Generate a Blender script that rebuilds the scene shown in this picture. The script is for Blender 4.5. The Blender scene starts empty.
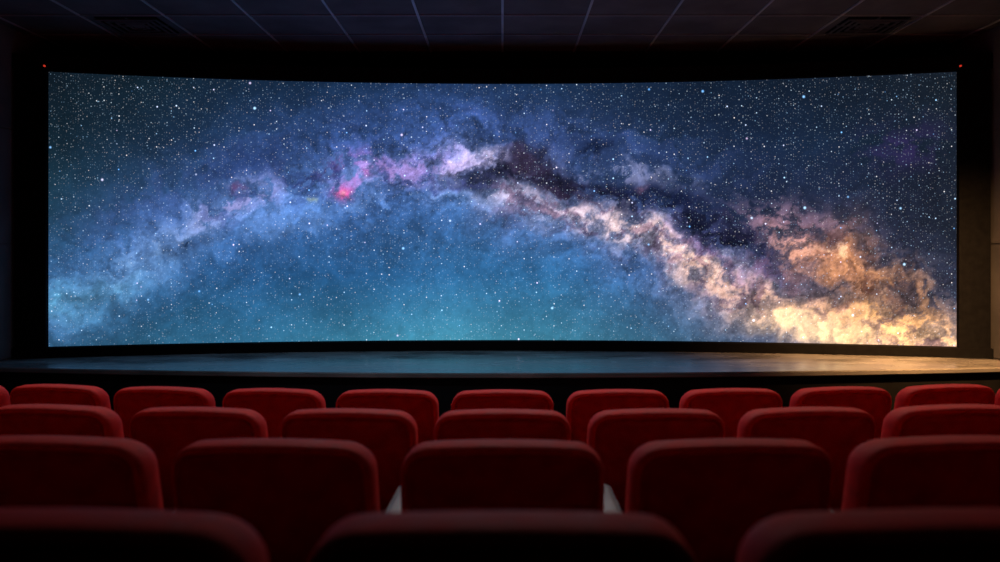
import bpy, bmesh, math
import numpy as np
from mathutils import Vector

S = bpy.context.scene
COL = S.collection
CAMZ = 1.618
S.view_settings.view_transform = 'Standard'
S.view_settings.look = 'None'

# ------------------------------------------------------------------ materials
def new_mat(name):
    m = bpy.data.materials.new(name); m.use_nodes = True
    nt = m.node_tree
    return m, nt, nt.nodes['Principled BSDF']

def mat_noise(name, c1, c2, scale=8, rough=0.7, r2=None, bump=0.1, bscale=60, metal=0.0, sheen=0.0, spec=0.5, stretch=(1,1,1), detail=5):
    m, nt, b = new_mat(name)
    N = nt.nodes; L = nt.links
    tc = N.new('ShaderNodeTexCoord'); mp = N.new('ShaderNodeMapping')
    mp.inputs['Scale'].default_value = stretch
    L.new(tc.outputs['Object'], mp.inputs['Vector'])
    n = N.new('ShaderNodeTexNoise'); n.inputs['Scale'].default_value = scale; n.inputs['Detail'].default_value = detail
    L.new(mp.outputs[0], n.inputs['Vector'])
    r = N.new('ShaderNodeValToRGB')
    r.color_ramp.elements[0].position = .3; r.color_ramp.elements[1].position = .7
    r.color_ramp.elements[0].color = (*c1, 1); r.color_ramp.elements[1].color = (*c2, 1)
    L.new(n.outputs['Fac'], r.inputs['Fac']); L.new(r.outputs['Color'], b.inputs['Base Color'])
    mr = N.new('ShaderNodeMapRange'); mr.inputs['To Min'].default_value = rough; mr.inputs['To Max'].default_value = r2 if r2 is not None else rough
    mr.inputs['From Min'].default_value = .3; mr.inputs['From Max'].default_value = .7
    L.new(n.outputs['Fac'], mr.inputs['Value']); L.new(mr.outputs[0], b.inputs['Roughness'])
    b.inputs['Metallic'].default_value = metal
    b.inputs['Specular IOR Level'].default_value = spec
    if sheen:
        b.inputs['Sheen Weight'].default_value = sheen
        b.inputs['Sheen Roughness'].default_value = .35
        b.inputs['Sheen Tint'].default_value = (1, .07, .05, 1)
    if bump:
        n2 = N.new('ShaderNodeTexNoise'); n2.inputs['Scale'].default_value = bscale; n2.inputs['Detail'].default_value = 3
        L.new(mp.outputs[0], n2.inputs['Vector'])
        bp = N.new('ShaderNodeBump'); bp.inputs['Strength'].default_value = bump; bp.inputs['Distance'].default_value = .01
        L.new(n2.outputs['Fac'], bp.inputs['Height']); L.new(bp.outputs[0], b.inputs['Normal'])
    return m

M_fabric = mat_noise('red_upholstery', (.50,.010,.008), (.74,.019,.014), 22, .60, .75, .25, 240, sheen=.6, spec=.22, detail=8)
M_panel  = mat_noise('red_back_panel_shaded', (.30,.008,.008), (.46,.012,.011), 18, .75, .88, .30, 260, spec=.10, detail=8)  # seat-back shade put into the colour; darker red than the upholstery
M_plastic= mat_noise('grey_armrest_plastic', (.12,.118,.12), (.17,.165,.165), 9, .42, .5, .05, 200)
M_dark   = mat_noise('dark_steel', (.02,.02,.022), (.04,.04,.042), 12, .5, .6, .05, 120, metal=.3)
M_carpet = mat_noise('charcoal_carpet', (.010,.010,.012), (.022,.02,.022), 30, .95, .95, .5, 400, spec=.1)
M_black  = mat_noise('black_velvet_masking', (.004,.004,.005), (.008,.008,.009), 20, .9, .9, .1, 300, spec=.1)
M_wall   = mat_noise('dark_acoustic_wall', (.10,.10,.102), (.17,.166,.166), 2.2, .7, .8, .25, 60, spec=.4)
M_ceil   = mat_noise('dark_ceiling_tile', (.075,.08,.088), (.135,.145,.158), 3.0, .75, .85, .35, 90, spec=.35)
M_tbar   = mat_noise('ceiling_grid_metal', (.50,.54,.58), (.62,.67,.72), 5, .35, .45, 0, 10, metal=.5)
M_vent   = mat_noise('vent_metal', (.28,.29,.30), (.34,.35,.36), 8, .5, .6, 0, 10, metal=.3)
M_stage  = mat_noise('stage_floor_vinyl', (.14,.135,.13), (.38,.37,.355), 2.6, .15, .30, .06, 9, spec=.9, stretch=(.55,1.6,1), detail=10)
M_riser  = mat_noise('stage_fascia', (.006,.006,.007), (.011,.011,.012), 6, .7, .8, .1, 60, spec=.2)

# ------------------------------------------------------------------ mesh helpers
def obj(name, verts, faces, mat, smooth=False, parent=None):
    me = bpy.data.meshes.new(name)
    me.from_pydata([tuple(v) for v in verts], [], faces)
    bm = bmesh.new(); bm.from_mesh(me)
    bmesh.ops.recalc_face_normals(bm, faces=bm.faces)
    bm.to_mesh(me); bm.free()
    me.materials.append(mat)
    if smooth:
        me.polygons.foreach_set('use_smooth', [True]*len(me.polygons))
    o = bpy.data.objects.new(name, me); COL.objects.link(o)
    if parent: o.parent = parent
    return o

class MB:
    def __init__(s): s.v=[]; s.f=[]
    def box(s,x0,x1,y0,y1,z0,z1):
        n=len(s.v)
        s.v += [(x0,y0,z0),(x1,y0,z0),(x1,y1,z0),(x0,y1,z0),(x0,y0,z1),(x1,y0,z1),(x1,y1,z1),(x0,y1,z1)]
        s.f += [tuple(n+i for i in q) for q in [(0,3,2,1),(4,5,6,7),(0,1,5,4),(1,2,6,5),(2,3,7,6),(3,0,4,7)]]
    def sweep(s, xs, prof):
        """prof(x) -> closed list of (x,y,z); lofted along xs with capped ends"""
        n0=len(s.v); k=None
        for x in xs:
            p=prof(x); k=len(p); s.v+=p
        for i in range(len(xs)-1):
            a=n0+i*k; b=a+k
            for j in range(k):
                j2=(j+1)%k
                s.f.append((a+j,a+j2,b+j2,b+j))
        s.f.append(tuple(n0+j for j in range(k))); s.f.append(tuple(n0+(len(xs)-1)*k+j for j in range(k)))
    def make(s,name,mat,smooth=False,parent=None,bevel=0,seg=2):
        o=obj(name,s.v,s.f,mat,smooth,parent)
        if bevel:
            m=o.modifiers.new('bevel','BEVEL'); m.width=bevel; m.segments=seg; m.limit_method='ANGLE'
        return o

WX = 4.95; YB = -3.2; YF = 7.9; ZC = CAMZ + 2.243
STZ = CAMZ - 1.10

# ------------------------------------------------------------------ room shell
b=MB(); b.box(-WX-.15,WX+.15,YB-.15,YF+.15,-.12,0); b.make('floor',M_carpet)
b=MB(); b.box(-WX-.15,WX+.15,YB-.15,YF+.15,ZC,ZC+.12); b.make('ceiling',M_ceil)
b=MB(); b.box(-WX,WX,YF,YF+.15,0,ZC); b.make('wall_front',M_black)
b=MB(); b.box(-WX,WX,YB-.15,YB,0,ZC); b.make('wall_back',M_wall)
def side_wall(name, sgn):
    b=MB()
    x_in=sgn*WX; x_out=sgn*(WX+.15); xp=sgn*(WX+.02)
    b.box(min(xp,x_out),max(xp,x_out),YB,YF,0,ZC)
    zs=[0,.53,1.68,2.83,ZC]; ys=[YB+i*(YF-YB)/6 for i in range(7)]
    g=.006
    for i in range(4):
        for j in range(6):
            b.box(min(x_in,xp),max(x_in,xp),ys[j]+g,ys[j+1]-g,zs[i]+g,zs[i+1]-g)
    b.make(name,M_wall)
side_wall('wall_left',-1); side_wall('wall_right',1)

# ceiling grid (T-bars)
b=MB(); TS=.807
for i in range(-6,7):
    x=i*TS
    if abs(x)<WX: b.box(x-.011,x+.011,YB,YF,ZC-.010,ZC+.002)
b.make('trim_1',M_tbar)
b=MB(); y=7.28
while y>YB:
    b.box(-WX,WX,y-.010,y+.010,ZC-.009,ZC+.002); y-=.6
b.make('trim_2',M_vent)
def diffuser(cx,cy):
    e=bpy.data.objects.new('ceiling_air_vent',None); COL.objects.link(e)
    w,h=.30,.25
    b=MB(); b.box(cx-w,cx+w,cy-h,cy+h,ZC-.004,ZC-.001); b.make('duct_opening',M_black,parent=e)
    b=MB()
    for k in range(4):
        a=w-k*.07; c=h-k*.058; t=.020; z0=ZC-.034+k*.005; z1=z0+.010
        b.box(cx-a,cx+a,cy-c,cy-c+t,z0,z1); b.box(cx-a,cx+a,cy+c-t,cy+c,z0,z1)
        b.box(cx-a,cx-a+t,cy-c+t,cy+c-t,z0,z1); b.box(cx+a-t,cx+a,cy-c+t,cy+c-t,z0,z1)
    b.box(cx-.05,cx+.05,cy-.04,cy+.04,ZC-.016,ZC-.004)
    b.box(cx-.010,cx+.010,cy-h,cy+h,ZC-.012,ZC-.004)
    b.box(cx-w,cx+w,cy-.010,cy+.010,ZC-.012,ZC-.004)
    b.make('louvres',M_ceil,parent=e)
diffuser(-4.5*TS,6.98); diffuser(4.5*TS,6.98)

# ------------------------------------------------------------------ stage
TX=WX-.003
xs=list(np.linspace(-TX,TX,61))
sf=lambda x: 6.26 + x*x/70.0
b=MB()
b.sweep(xs, lambda x:[(x,sf(x)+.03,0.001),(x,sf(x)+.03,STZ-.05),(x,YF-.003,STZ-.05),(x,YF-.003,0.001)])
st=b.make('stage',M_riser)
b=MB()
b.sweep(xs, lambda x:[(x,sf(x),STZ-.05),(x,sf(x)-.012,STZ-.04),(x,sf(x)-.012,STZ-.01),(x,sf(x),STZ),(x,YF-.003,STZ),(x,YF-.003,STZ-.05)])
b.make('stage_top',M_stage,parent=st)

# seating tiers
FL=[0,.106,.2265,.364]
ROWD=[3.53,2.62,1.74,.87]
TF=[None,3.44,2.54,1.665]
for k in (1,2,3):
    b=MB(); y0=TF[k]
    b.sweep(xs, lambda x:[(x,y0+x*x/40,FL[k-1]+.001),(x,y0+x*x/40,FL[k]),(x,YB+.003,FL[k]),(x,YB+.003,FL[k-1]+.001)])
    b.make('seating_tier',M_carpet)

# ------------------------------------------------------------------ screen
XE=4.65; SAG=.53; RS=(XE*XE+SAG*SAG)/(2*SAG)
def sy(x): return 7.7-(RS-math.sqrt(RS*RS-x*x))
SZ0=CAMZ-.99; SZ1=CAMZ+1.826

LAT={}
def lattice(seed):
    if seed not in LAT: LAT[seed]=np.random.RandomState(seed).rand(256,256)
    return LAT[seed]
def vnoise(x,y,seed):
    g=lattice(seed); xi=np.floor(x).astype(int); yi=np.floor(y).astype(int)
    fx=x-xi; fy=y-yi; fx=fx*fx*fx*(fx*(fx*6-15)+10); fy=fy*fy*fy*(fy*(fy*6-15)+10)
    a=g[yi%256,xi%256]; c=g[yi%256,(xi+1)%256]; d=g[(yi+1)%256,xi%256]; e=g[(yi+1)%256,(xi+1)%256]
    return (a*(1-fx)+c*fx)*(1-fy)+(d*(1-fx)+e*fx)*fy
def fbm(x,y,o,seed,gain=.5):
    t=0;a=1;s=0
    for i in range(o):
        ca,sa=math.cos(.6*i+.3),math.sin(.6*i+.3)
        t=t+a*vnoise((x*ca-y*sa)*2**i+17.3*i+40,(x*sa+y*ca)*2**i+9.1*i+40,seed+i); s+=a; a*=gain
    return t/s
def ridged(x,y,o,seed,gain=.6):
    t=0;a=1;s=0
    for i in range(o):
        ca,sa=math.cos(.8*i+.5),math.sin(.8*i+.5)
        n=1-abs(2*vnoise((x*ca-y*sa)*2**i+11*i+50,(x*sa+y*ca)*2**i+7*i+50,seed+i)-1); t=t+a*n*n; s+=a; a*=gain
    return t/s
def ss(a,b_,x):
    t=np.clip((x-a)/(b_-a),0,1); return t*t*(3-2*t)

NX,NY=908,268
X=np.linspace(-XE,XE,NX+1); Yd=np.array([sy(x) for x in X])
V=np.linspace(0,1,NY+1)   # 0 = top
px1=502.5+700*X/Yd
px=np.repeat(px1[None,:],NY+1,0)
yt=250-700*(SZ1-CAMZ)/Yd; yb=250+700*(CAMZ-SZ0)/Yd
py=yt[None,:]+V[:,None]*(yb-yt)[None,:]

gx=[48,150,250,350,450,550,650,750,850,956]; gy=[80,145,210,275,342]
G=np.array([
 [(16,28,38),(18,34,46),(22,40,62),(26,48,78),(32,54,90),(28,50,80),(24,40,64),(19,32,50),(20,29,42),(24,32,42)],
 [(20,38,50),(27,46,68),(35,58,94),(46,70,118),(60,84,138),(52,70,116),(37,56,90),(29,44,72),(24,38,58),(28,37,52)],
 [(31,60,80),(42,74,108),(56,96,146),(64,104,160),(64,108,164),(62,98,148),(44,60,96),(36,46,76),(34,40,62),(34,40,54)],
 [(44,88,116),(42,88,126),(42,90,136),(46,98,148),(52,108,156),(52,108,154),(58,94,140),(64,72,108),(64,60,80),(44,48,64)],
 [(42,84,108),(46,94,124),(52,108,142),(62,128,158),(74,146,172),(70,138,166),(66,114,144),(80,96,124),(126,104,96),(92,80,80)]],float)
img=np.zeros(px.shape+(3,))
for c in range(3):
    rows=np.stack([np.interp(px1,gx,G[r,:,c]) for r in range(5)],0)
    for j in range(px.shape[1]):
        img[:,j,c]=np.interp(py[:,j],gy,rows[:,j])

w1=fbm(px/80,py/80,3,1)-.5; w2=fbm(px/80+31,py/80+12,3,11)-.5
w3=fbm(px/22,py/22,6,21,.62)-.5; w4=fbm(px/22+9,py/22+44,6,31,.62)-.5
wx=px+28*w1+30*w3; wy=py+24*w2+26*w4
n_a=fbm(wx/40,wy/30,8,41,.62); n_b=fbm(wx/15,wy/12,7,61,.66); n_c=fbm(px/90,py/60,5,81); rd=ridged(wx/60,wy/40,6,91)
rf=ridged(wx/26,wy/18,5,151,.65)
n_f=fbm(px/4.5,py/4.5,4,131,.8)
def norm(n): return .5+(n-n.mean())/n.std()*.15
n_a=norm(n_a); n_b=norm(n_b); rd=norm(rd); n_f=norm(n_f); rf=norm(rf)
img*= (.78+.38*n_c)[...,None]
img*= (.84+.16*n_b+.12*n_f)[...,None]
def lay(a,col):
    global img
    a=np.clip(a,0,1)[...,None]; img=img*(1-a)+np.array(col,float)*a
def g(cx,cy,rx,ry,ang=0,warp=True):
    X_=(wx if warp else px)-cx; Y_=(wy if warp else py)-cy
    t=math.radians(ang); u=X_*math.cos(t)+Y_*math.sin(t); v=-X_*math.sin(t)+Y_*math.cos(t)
    return np.exp(-((u/rx)**2+(v/ry)**2))
def band(pts,w):
    xs_=[p[0] for p in pts]; ys_=[p[1] for p in pts]
    c=np.interp(wx,xs_,ys_); e=ss(xs_[0]-40,xs_[0]+20,wx)*(1-ss(xs_[-1]-20,xs_[-1]+40,wx))
    return np.exp(-((wy-c)/w)**2)*e
A=ss(.34,.66,n_a); B=ss(.36,.64,n_b); C=ss(.34,.66,.5*n_a+.5*n_b)
ridge=[(20,305),(90,278),(150,248),(210,216),(270,192),(330,178),(400,168),(470,168),(540,190),(600,215),(660,240),(720,268),(780,292),(850,318),(960,340)]
# wide diffuse glow
lay(.42*band(ridge,60),(72,104,176))
lay(.62*band([(p[0],p[1]+8) for p in ridge[:9]],32)*(.45+.55*A),(104,144,212))
# left part
lay(.80*g(72,296,54,22,-10)*(.5+.5*A),(104,186,216))
lay(.55*g(150,252,70,17,-28)*(.35+.7*B),(138,174,218))
lay(.55*g(215,214,56,18,-28)*(.3+.8*B),(154,168,222))
lay(.50*g(250,198,46,16,-20)*B,(182,158,216))
lay(.45*g(330,222,120,22,-6)*A,(114,154,216))
lay(.35*g(180,190,110,24,-24)*A,(82,98,164))
lay(.30*g(120,284,80,22,-24)*(.4+.6*C),(118,166,206))
# pink centre left
lay(.65*g(395,172,60,16,0)*(.25+.8*B),(192,142,214))
lay(.65*g(445,168,52,15,3)*(.25+.8*A),(212,182,228))
lay(.45*g(360,160,30,11,-15)*B,(184,106,196))
lay(.80*g(505,172,42,14,20)*(.25+.75*B),(230,206,220))
lay(.35*g(430,195,90,16,4)*C,(150,176,220))
# upper wisps
lay(.50*g(420,132,90,18,-3)*A,(88,112,194))
lay(.35*g(600,140,90,18,8)*B,(76,102,168))
lay(.65*g(628,176,66,13,10)*(.1+1.0*B),(174,174,214))
lay(.40*g(700,160,90,22,8)*A,(66,86,148))
# main bright warm ridge right
rr=[(490,196),(540,206),(590,222),(640,240),(690,262),(740,286),(790,308),(850,326),(960,345)]
lay(.80*band(rr,18)*(.35+.7*C)*(1-.3*ss(780,900,px)),(224,192,196))
lay(.50*band([(p[0],p[1]+14) for p in rr],26)*(.35+.65*A),(142,148,196))
lay(.80*g(655,246,62,17,22)*(.3+.8*B),(250,216,206))
lay(.60*g(600,222,40,14,18)*B,(240,208,210))
lay(.65*g(700,268,52,19,26)*(.3+.8*B),(244,196,178))
lay(.60*g(735,262,66,22,22)*A,(152,116,182))
lay(.65*g(770,300,66,19,20)*(.5+.6*B),(242,190,166))
# orange galactic core
lay(.85*g(798,244,50,24,22)*(.2+.95*B),(216,158,136))
lay(.85*g(842,262,50,28,35)*(.2+.9*A),(208,140,102))
lay(.80*g(880,288,54,24,32)*(.2+.95*B),(224,154,104))
lay(.75*g(916,304,38,26,30)*(.2+.8*B),(212,154,112))
lay(.50*g(790,225,54,20,10)*B,(186,142,178))
lay(.35*g(900,150,40,28,0)*A,(92,56,142))
lay(.5*g(830,250,30,12,30)*ss(.5,.75,n_b),(252,212,172))
# dark dust
D1=band([(470,182),(520,168),(560,178),(610,198),(660,208),(710,232),(760,256),(810,280),(870,300),(940,312)],15)
lay(.94*D1*ss(.42,.54,rd)*(1-.5*ss(770,850,px)),(20,23,44))
lay(.90*g(530,160,46,16,18)*(.2+.85*A),(46,38,58))
lay(.92*g(566,190,40,11,18)*(.3+.8*B),(36,30,48))
lay(.94*g(680,205,66,15,14)*(.4+.65*B),(20,27,54))
lay(.82*g(740,236,44,12,28)*(.4+.65*A),(28,28,52))
lay(.88*g(600,148,26,10,12)*(.2+.9*B),(17,25,47))
lay(.82*g(292,178,30,11,24)*(.1+.9*B),(24,32,64))
lay(.72*g(326,172,26,7,-10)*B,(38,32,70))
lay(.84*g(186,245,26,7,-14)*(.2+.9*B),(20,36,62))
lay(.55*g(250,165,60,14,-20)*A,(24,38,72))
lay(.60*g(462,186,36,6,5)*B,(50,56,102))
lay(.45*band(ridge[3:8],24)*ss(.56,.68,rf),(40,56,108))
lay(.50*g(400,186,70,8,4)*ss(.50,.64,rf),(56,68,124))
# soft smooth warm core glow
lay(.60*g(840,322,110,28,10)*(.75+.25*C),(238,166,106))
lay(.70*g(885,318,60,20,16)*(.5+.5*B),(242,178,114))
lay(.95*g(818,326,56,15,10)*(.70+.35*B),(255,218,166))
lay(.80*g(915,338,62,15,4)*(.6+.4*B),(246,188,126))
lay(.82*g(862,286,36,9,14)*ss(.42,.54,n_b),(54,36,34))
lay(.82*g(826,238,34,9,24)*B,(58,42,50))
lay(.78*g(776,268,36,9,28)*B,(66,48,66))
lay(.78*g(908,276,30,12,14)*A,(36,34,46))
lay(.50*band(rr,28)*ss(.58,.72,rf)*(1-.8*np.clip(1.3*g(826,326,70,18,10),0,1)),(84,60,88))
lay(.50*g(850,266,80,32,20)*ss(.56,.70,rf),(80,54,52))
# pink nebula + small coloured knots
lay(.95*g(343,194,8,5.5,0,False)*(.5+.6*B),(232,90,150))
lay(.5*g(350,190,16,8,0)*B,(214,90,170))
lay(.9*g(343,193,3.0,2.6,0,False),(250,160,190))
lay(.55*g(372,178,7,4,0),(216,110,196))
lay(.4*g(240,190,8,4,0),(190,90,150))
lay(.4*g(308,202,4,3,0),(200,206,150))
lay(.4*g(640,190,6,4,0),(200,130,160))
cm=(1-.60*np.clip(1.3*g(830,328,75,20,8),0,1))*(.60+.40*ss(200,450,px))
bm_=np.clip(band(ridge,70)+.8*g(850,270,90,50,20),0,1)*cm
img*= (1+ bm_*(.80*(n_b-.5)+.40*(n_a-.5)+.50*(n_f-.5)))[...,None]
# a touch more saturation
lum=img.mean(-1,keepdims=True); img=lum+(img-lum)*1.07
img=np.clip(img,0,255)/255
lin=np.where(img<=.04045,img/12.92,((img+.055)/1.055)**2.4)
core=np.clip(g(835,328,95,20,8)+.7*g(930,338,60,18,4),0,1)*ss(.40,.85,img.mean(-1))
lin=lin*(1+.6*core)[...,None]

verts=np.zeros((NY+1,NX+1,3)); verts[...,0]=X[None,:]; verts[...,1]=Yd[None,:]; verts[...,2]=(SZ1+(SZ0-SZ1)*V)[:,None]
idx=np.arange((NY+1)*(NX+1)).reshape(NY+1,NX+1)
faces=np.stack([idx[1:,:-1],idx[1:,1:],idx[:-1,1:],idx[:-1,:-1]],-1).reshape(-1,4)
me=bpy.data.meshes.new('projected_image'); me.from_pydata(verts.reshape(-1,3).tolist(),[],faces.tolist())
at=me.color_attributes.new('galaxy','FLOAT_COLOR','POINT')
ca=np.ones((lin.shape[0]*lin.shape[1],4),np.float32); ca[:,:3]=lin.reshape(-1,3); at.data.foreach_set('color',ca.ravel())
uvl=me.uv_layers.new(name='UVMap'); li=np.zeros(len(me.loops),np.int32); me.loops.foreach_get('vertex_index',li)
UV=np.stack([px/10.0,py/10.0],-1).reshape(-1,2)[li]; uvl.data.foreach_set('uv',UV.astype(np.float32).ravel())
me.polygons.foreach_set('use_smooth',[True]*len(me.polygons))

m=bpy.data.materials.new('starfield_projection'); m.use_nodes=True; nt=m.node_tree; N=nt.nodes; L=nt.links
N.clear(); out=N.new('ShaderNodeOutputMaterial'); em=N.new('ShaderNodeEmission'); L.new(em.outputs[0],out.inputs[0])
vc=N.new('ShaderNodeVertexColor'); vc.layer_name='galaxy'; uv=N.new('ShaderNodeUVMap'); uv.uv_map='UVMap'
def math_(op,a,b_=None,clamp=False):
    n=N.new('ShaderNodeMath'); n.operation=op; n.use_clamp=clamp
    for i,q in enumerate((a,b_)):
        if q is None: continue
        if isinstance(q,(int,float)): n.inputs[i].default_value=q
        else: L.new(q,n.inputs[i])
    return n.outputs[0]
cur=vc.outputs['Color']
def stars(cell,rad,power,gain,off,ramp):
    global cur
    mp=N.new('ShaderNodeMapping'); mp.inputs['Scale'].default_value=(10/cell,10/cell,1); mp.inputs['Location'].default_value=(off,off*1.7,0)
    L.new(uv.outputs[0],mp.inputs['Vector'])
    v=N.new('ShaderNodeTexVoronoi'); v.voronoi_dimensions='2D'; v.inputs['Scale'].default_value=1; v.inputs['Randomness'].default_value=1
    L.new(mp.outputs[0],v.inputs['Vector'])
    sp=N.new('ShaderNodeSeparateColor'); L.new(v.outputs['Color'],sp.inputs[0])
    mag=math_('POWER',sp.outputs[0],power)
    r=math_('MULTIPLY',math_('ADD',math_('MULTIPLY',mag,.5),.5),rad/cell)
    t=math_('SUBTRACT',1,math_('DIVIDE',v.outputs['Distance'],r),True)
    t=math_('POWER',t,1.6)
    s=math_('MULTIPLY',math_('MULTIPLY',t,mag),gain)
    cr=N.new('ShaderNodeValToRGB'); L.new(sp.outputs[1],cr.inputs[0])
    cr.color_ramp.elements[0].color=ramp[0]; cr.color_ramp.elements[1].color=ramp[2]
    e=cr.color_ramp.elements.new(.5); e.color=ramp[1]
    mx=N.new('ShaderNodeMix'); mx.data_type='RGBA'; mx.blend_type='ADD'; mx.inputs[0].default_value=1; mx.clamp_result=False
    vm=N.new('ShaderNodeVectorMath'); vm.operation='SCALE'; L.new(cr.outputs[0],vm.inputs[0]); L.new(s,vm.inputs['Scale'])
    L.new(cur,mx.inputs[6]); L.new(vm.outputs[0],mx.inputs[7]); cur=mx.outputs[2]
ra=((.35,.65,1,1),(.7,.86,1,1),(1,.85,.8,1))
rb=((.15,.45,1,1),(.45,.75,1,1),(.85,.65,1,1))
stars(2.4,.85,3,.36,.3,ra)
stars(4.0,.85,6,1.1,5.2,ra)
stars(7.5,.95,7,2.2,3.1,ra)
stars(19,1.25,6,3.2,7.7,rb)
stars(50,2.1,4,2.6,1.9,rb)
L.new(cur,em.inputs['Color']); em.inputs['Strength'].default_value=1.0
me.materials.append(m)

scr=bpy.data.objects.new('cinema_screen',None); COL.objects.link(scr)
o=bpy.data.objects.new('projected_image',me); COL.objects.link(o); o.parent=scr
XO=WX-.005
xf=list(np.linspace(-XO,XO,81))
def syx(x): return sy(max(-5,min(5,x)))
b=MB(); b.sweep(xf,lambda x:[(x,syx(x)+.02,STZ),(x,syx(x)+.02,SZ1+.16),(x,syx(x)+.08,SZ1+.16),(x,syx(x)+.08,STZ)]); b.make('backing',M_black,parent=scr)
b=MB(); b.sweep(xf,lambda x:[(x,syx(x)-.05,STZ),(x,syx(x)-.05,SZ0-.01),(x,syx(x)-.005,SZ0),(x,syx(x)+.02,SZ0),(x,syx(x)+.02,STZ)]); b.make('frame_bottom',M_black,parent=scr)
b=MB(); b.sweep(xf,lambda x:[(x,syx(x)-.04,SZ1+.01),(x,syx(x)-.005,SZ1),(x,syx(x)+.02,SZ1),(x,syx(x)+.02,SZ1+.16),(x,syx(x)-.04,SZ1+.16)]); b.make('frame_top',M_black,parent=scr)
for sg,nm in ((-1,'frame_left'),(1,'frame_right')):
    b=MB(); xx=list(np.linspace(XE,XO-.02,8)*sg)
    b.sweep(xx,lambda x:[(x,syx(x)-.045,SZ0-.02),(x,syx(x)-.045,SZ1+.02),(x,syx(x)+.02,SZ1+.02),(x,syx(x)+.02,SZ0-.02)]); b.make(nm,M_black,parent=scr)
ml,nt2,bs=new_mat('red_led'); bs.inputs['Base Color'].default_value=(.5,.02,.01,1); bs.inputs['Emission Color'].default_value=(1,.06,.03,1); bs.inputs['Emission Strength'].default_value=.5
for sg in (-1,1):
    b=MB(); cx=sg*(XE+.005); cz=SZ1+.045; cy=sy(cx)-.05
    b.sweep([0,.012],lambda t:[(cx+.010*math.cos(a),cy-t,cz+.010*math.sin(a)) for a in np.linspace(0,2*math.pi,13)[:-1]])
    b.make('indicator_led',ml,parent=scr)

# ------------------------------------------------------------------ seats
def outline(w,h,r,ins,nc=7,ne=8):
    hw=w/2-ins; z0=ins; z1=h-ins; rr=max(r-ins,.012); rb=max(r*.8-ins,.012)
    pts=[]
    def arc(cx,cz,r,a0,a1):
        return [(cx+r*math.cos(a),cz+r*math.sin(a)) for a in np.linspace(a0,a1,nc)]
    P=math.pi
    segs=[arc(hw-rr,z1-rr,rr,0,P/2),arc(-hw+rr,z1-rr,rr,P/2,P),arc(-hw+rb,z0+rb,rb,P,1.5*P),arc(hw-rb,z0+rb,rb,1.5*P,2*P)]
    for i,s in enumerate(segs):
        pts+=s; q=segs[(i+1)%4][0]; p=s[-1]
        for k in range(1,ne): pts.append((p[0]+(q[0]-p[0])*k/ne,p[1]+(q[1]-p[1])*k/ne))
    return pts
def slab_mesh(name,w,h,r,layers,fn,mat,mat2=None,split=0):
    v=[];f=[]; k=None; mi=[]
    for (y,ins) in layers:
        o_=outline(w,h,r,ins); k=len(o_)
        v+=[fn(x,y,z) for x,z in o_]
    n=len(layers)
    for i in range(n-1):
        for j in range(k):
            j2=(j+1)%k; f.append((i*k+j,i*k+j2,(i+1)*k+j2,(i+1)*k+j)); mi.append(1 if i<split else 0)
    f.append(tuple(range(k))); mi.append(1 if split else 0)
    f.append(tuple((n-1)*k+j for j in range(k))); mi.append(0)
    me=bpy.data.meshes.new(name); me.from_pydata(v,[],f)
    me.materials.append(mat); 
    if mat2: me.materials.append(mat2)
    for p,i in zip(me.polygons,mi): p.material_index=i; p.use_smooth=True
    bm=bmesh.new(); bm.from_mesh(me); bmesh.ops.recalc_face_normals(bm,faces=bm.faces); bm.to_mesh(me); bm.free()
    return me
TOP=.90; ZB=.37; HB=TOP-ZB
def back_fn(x,y,z):
    zz=z/HB
    x2=x*(1.03-.03*zz)
    zz_=ZB+z-.28*x*x*zz
    bulge=-.008*(1-(x/.26)**2)*math.sin(math.pi*min(1,max(0,zz))) if y<.02 else (.012*(1-(x/.26)**2)*math.sin(math.pi*zz) if y>.09 else 0)
    return (x2, y+(TOP-zz_)*math.tan(math.radians(11))+.40*x*x+bulge, zz_)
bl=[(.004,.20),(.004,.14),(.004,.09),(.004,.055),(.005,.040),(.010,.033),(.010,.030),(.003,.025),(.002,.018),(.006,.009),(.014,.003),(.026,0),(.060,0),(.085,.002),(.10,.010),(.11,.022),(.115,.04),(.118,.09),(.12,.2)]
me_back=slab_mesh('backrest',.525,HB,.07,bl,back_fn,M_fabric,M_panel,8)
cl=[(0,.18),(0,.08),(.003,.03),(.015,.010),(.03,0),(.09,0),(.11,.006),(.122,.025),(.128,.06),(.13,.18)]
me_cush=slab_mesh('seat_cushion',.50,.46,.07,cl,lambda x,y,z:(x,.17+z,.33+y+.03*(z/.46)),M_fabric)
def arm_mesh():
    pr=[(.0,.0),(.0,.040),(.04,.050),(.30,.052),(.42,.050),(.470,.038),(.485,.014),(.470,-.004),(.40,-.010),(.05,-.010)]
    v=[];f=[];k=len(pr)
    for xx,s in ((-.034,.80),(-.030,.95),(-.016,1),(.016,1),(.030,.95),(.034,.80)):
        for (y,z) in pr: v.append((xx,.27+(y-.27)*(.97+.03*s),.615+.017+(z-.017)*s))
    for i in range(5):
        for j in range(k):
            j2=(j+1)%k; f.append((i*k+j,i*k+j2,(i+1)*k+j2,(i+1)*k+j))
    f.append(tuple(range(k))); f.append(tuple(5*k+j for j in range(k)))
    me=bpy.data.meshes.new('armrest_pad'); me.from_pydata(v,[],f); me.materials.append(M_plastic)
    bm=bmesh.new(); bm.from_mesh(me); bmesh.ops.recalc_face_normals(bm,faces=bm.faces); bmesh.ops.bevel(bm,geom=[e for e in bm.edges if e.calc_face_angle(0)>.6],offset=.004,segments=2,affect='EDGES'); bm.to_mesh(me); bm.free()
    me.polygons.foreach_set('use_smooth',[True]*len(me.polygons))
    return me
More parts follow.
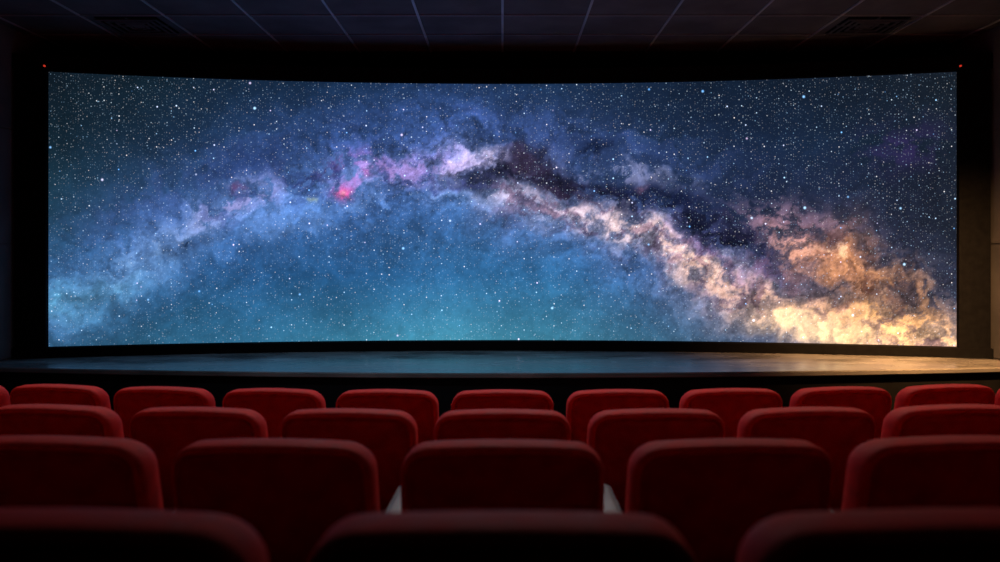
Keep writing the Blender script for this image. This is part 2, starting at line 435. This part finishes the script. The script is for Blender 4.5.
def stand_mesh():
    pr=[(.20,0),(.46,0),(.46,.03),(.40,.08),(.41,.35),(.44,.607),(.05,.607),(.07,.48),(.24,.32),(.26,.08),(.20,.03)]
    v=[];f=[];k=len(pr)
    for xx in (-.018,.018):
        v+=[(xx,y,z) for y,z in pr]
    for j in range(k): f.append((j,(j+1)%k,k+(j+1)%k,k+j))
    f.append(tuple(range(k))); f.append(tuple(range(k,2*k)))
    me=bpy.data.meshes.new('side_standard'); me.from_pydata(v,[],f); me.materials.append(M_dark)
    bm=bmesh.new(); bm.from_mesh(me); bmesh.ops.recalc_face_normals(bm,faces=bm.faces); bmesh.ops.bevel(bm,geom=list(bm.edges),offset=.004,segments=2,affect='EDGES'); bm.to_mesh(me); bm.free()
    return me
me_arm=arm_mesh(); me_st=stand_mesh()
b=MB(); b.box(-.285,.285,.30,.36,.27,.33); b.box(-.285,.285,.20,.23,.40,.44); b.box(-.285,-.24,.30,.33,.29,.36); b.box(.24,.285,.30,.33,.29,.36)
t=b.make('support_bar',M_dark); me_bar=t.data; bpy.data.objects.remove(t)
R=20.0
def part(nm,me,par,loc=(0,0,0)):
    o=bpy.data.objects.new(nm,me); COL.objects.link(o); o.parent=par; o.location=loc; return o
for ri,d in enumerate(ROWD):
    for k in range(-6,7):
        th=k*.6/R
        e=bpy.data.objects.new('cinema_seat',None); COL.objects.link(e)
        e.location=(R*math.sin(th),d+R*(1-math.cos(th)),FL[ri]+.001); e.rotation_euler=(0,0,th); e.empty_display_size=.2
        part('backrest',me_back,e); part('seat_cushion',me_cush,e); part('support_bar',me_bar,e)
        part('armrest_right',me_arm,e,(.30,0,0)); part('standard_right',me_st,e,(.30,0,0))
        if k==-6:
            part('armrest_left',me_arm,e,(-.30,0,0)); part('standard_left',me_st,e,(-.30,0,0))

# ------------------------------------------------------------------ lamps: linear fixtures added out of view to fill the dark room
def added_fixture(loc,tilt,length,depth,power,col,spread=160,roll=0):
    e=bpy.data.objects.new('added_wash_light',None); COL.objects.link(e); e.location=loc; e.rotation_euler=(math.radians(tilt),math.radians(roll),0)
    b=MB(); L2=length/2+.03; d2=depth/2+.02
    b.box(-L2,L2,-d2,d2,.03,.06); b.box(-L2,L2,-d2,-d2+.012,-.01,.03); b.box(-L2,L2,d2-.012,d2,-.01,.03)
    b.box(-L2,-L2+.012,-d2,d2,-.01,.03); b.box(L2-.012,L2,-d2,d2,-.01,.03)
    b.make('added_housing',M_dark,parent=e)
    l=bpy.data.lights.new('fill_lamp','AREA'); l.shape='RECTANGLE'; l.size=length; l.size_y=depth; l.energy=power; l.color=col; l.spread=math.radians(spread)
    o=bpy.data.objects.new('fill_lamp',l); COL.objects.link(o); o.parent=e; o.location=(0,0,.015)
# added front wash (points back over the rows, lights the seat tops)
added_fixture((-3.1,5.6,ZC-.16),-38,2.6,.12,9,(1,.86,.86),66)
added_fixture((0,5.6,ZC-.16),-38,2.6,.12,9.5,(1,.86,.84),66)
added_fixture((3.1,5.6,ZC-.16),-38,2.6,.12,14,(1,.76,.60),66)
# added warm wash, stands in for the screen core's glow on stage right
added_fixture((4.0,4.9,ZC-.16),38,1.2,.12,46,(1,.48,.17),48)
# added cool, dim fill over the rest of the stage
added_fixture((-1.2,4.6,ZC-.16),37,3.6,.12,3.4,(.55,.78,1),66)
# added dim fill for the seat backs, aimed forward
added_fixture((0,1.4,ZC-.2),50,5.0,.12,2.2,(1,.84,.78),110)
w=bpy.data.worlds.new('World'); S.world=w; w.use_nodes=True
w.node_tree.nodes['Background'].inputs[0].default_value=(.01,.012,.016,1); w.node_tree.nodes['Background'].inputs[1].default_value=.1

# ------------------------------------------------------------------ camera
cd=bpy.data.cameras.new('camera'); cam=bpy.data.objects.new('camera',cd); COL.objects.link(cam)
cam.location=(0,0,CAMZ); cam.rotation_euler=(math.radians(90),0,0)
cd.sensor_width=36; cd.lens=25.2; cd.shift_x=-.0025; cd.shift_y=-.031
cd.clip_start=.02
cd.dof.use_dof=True; cd.dof.focus_distance=7.4; cd.dof.aperture_fstop=1.9
S.camera=cam
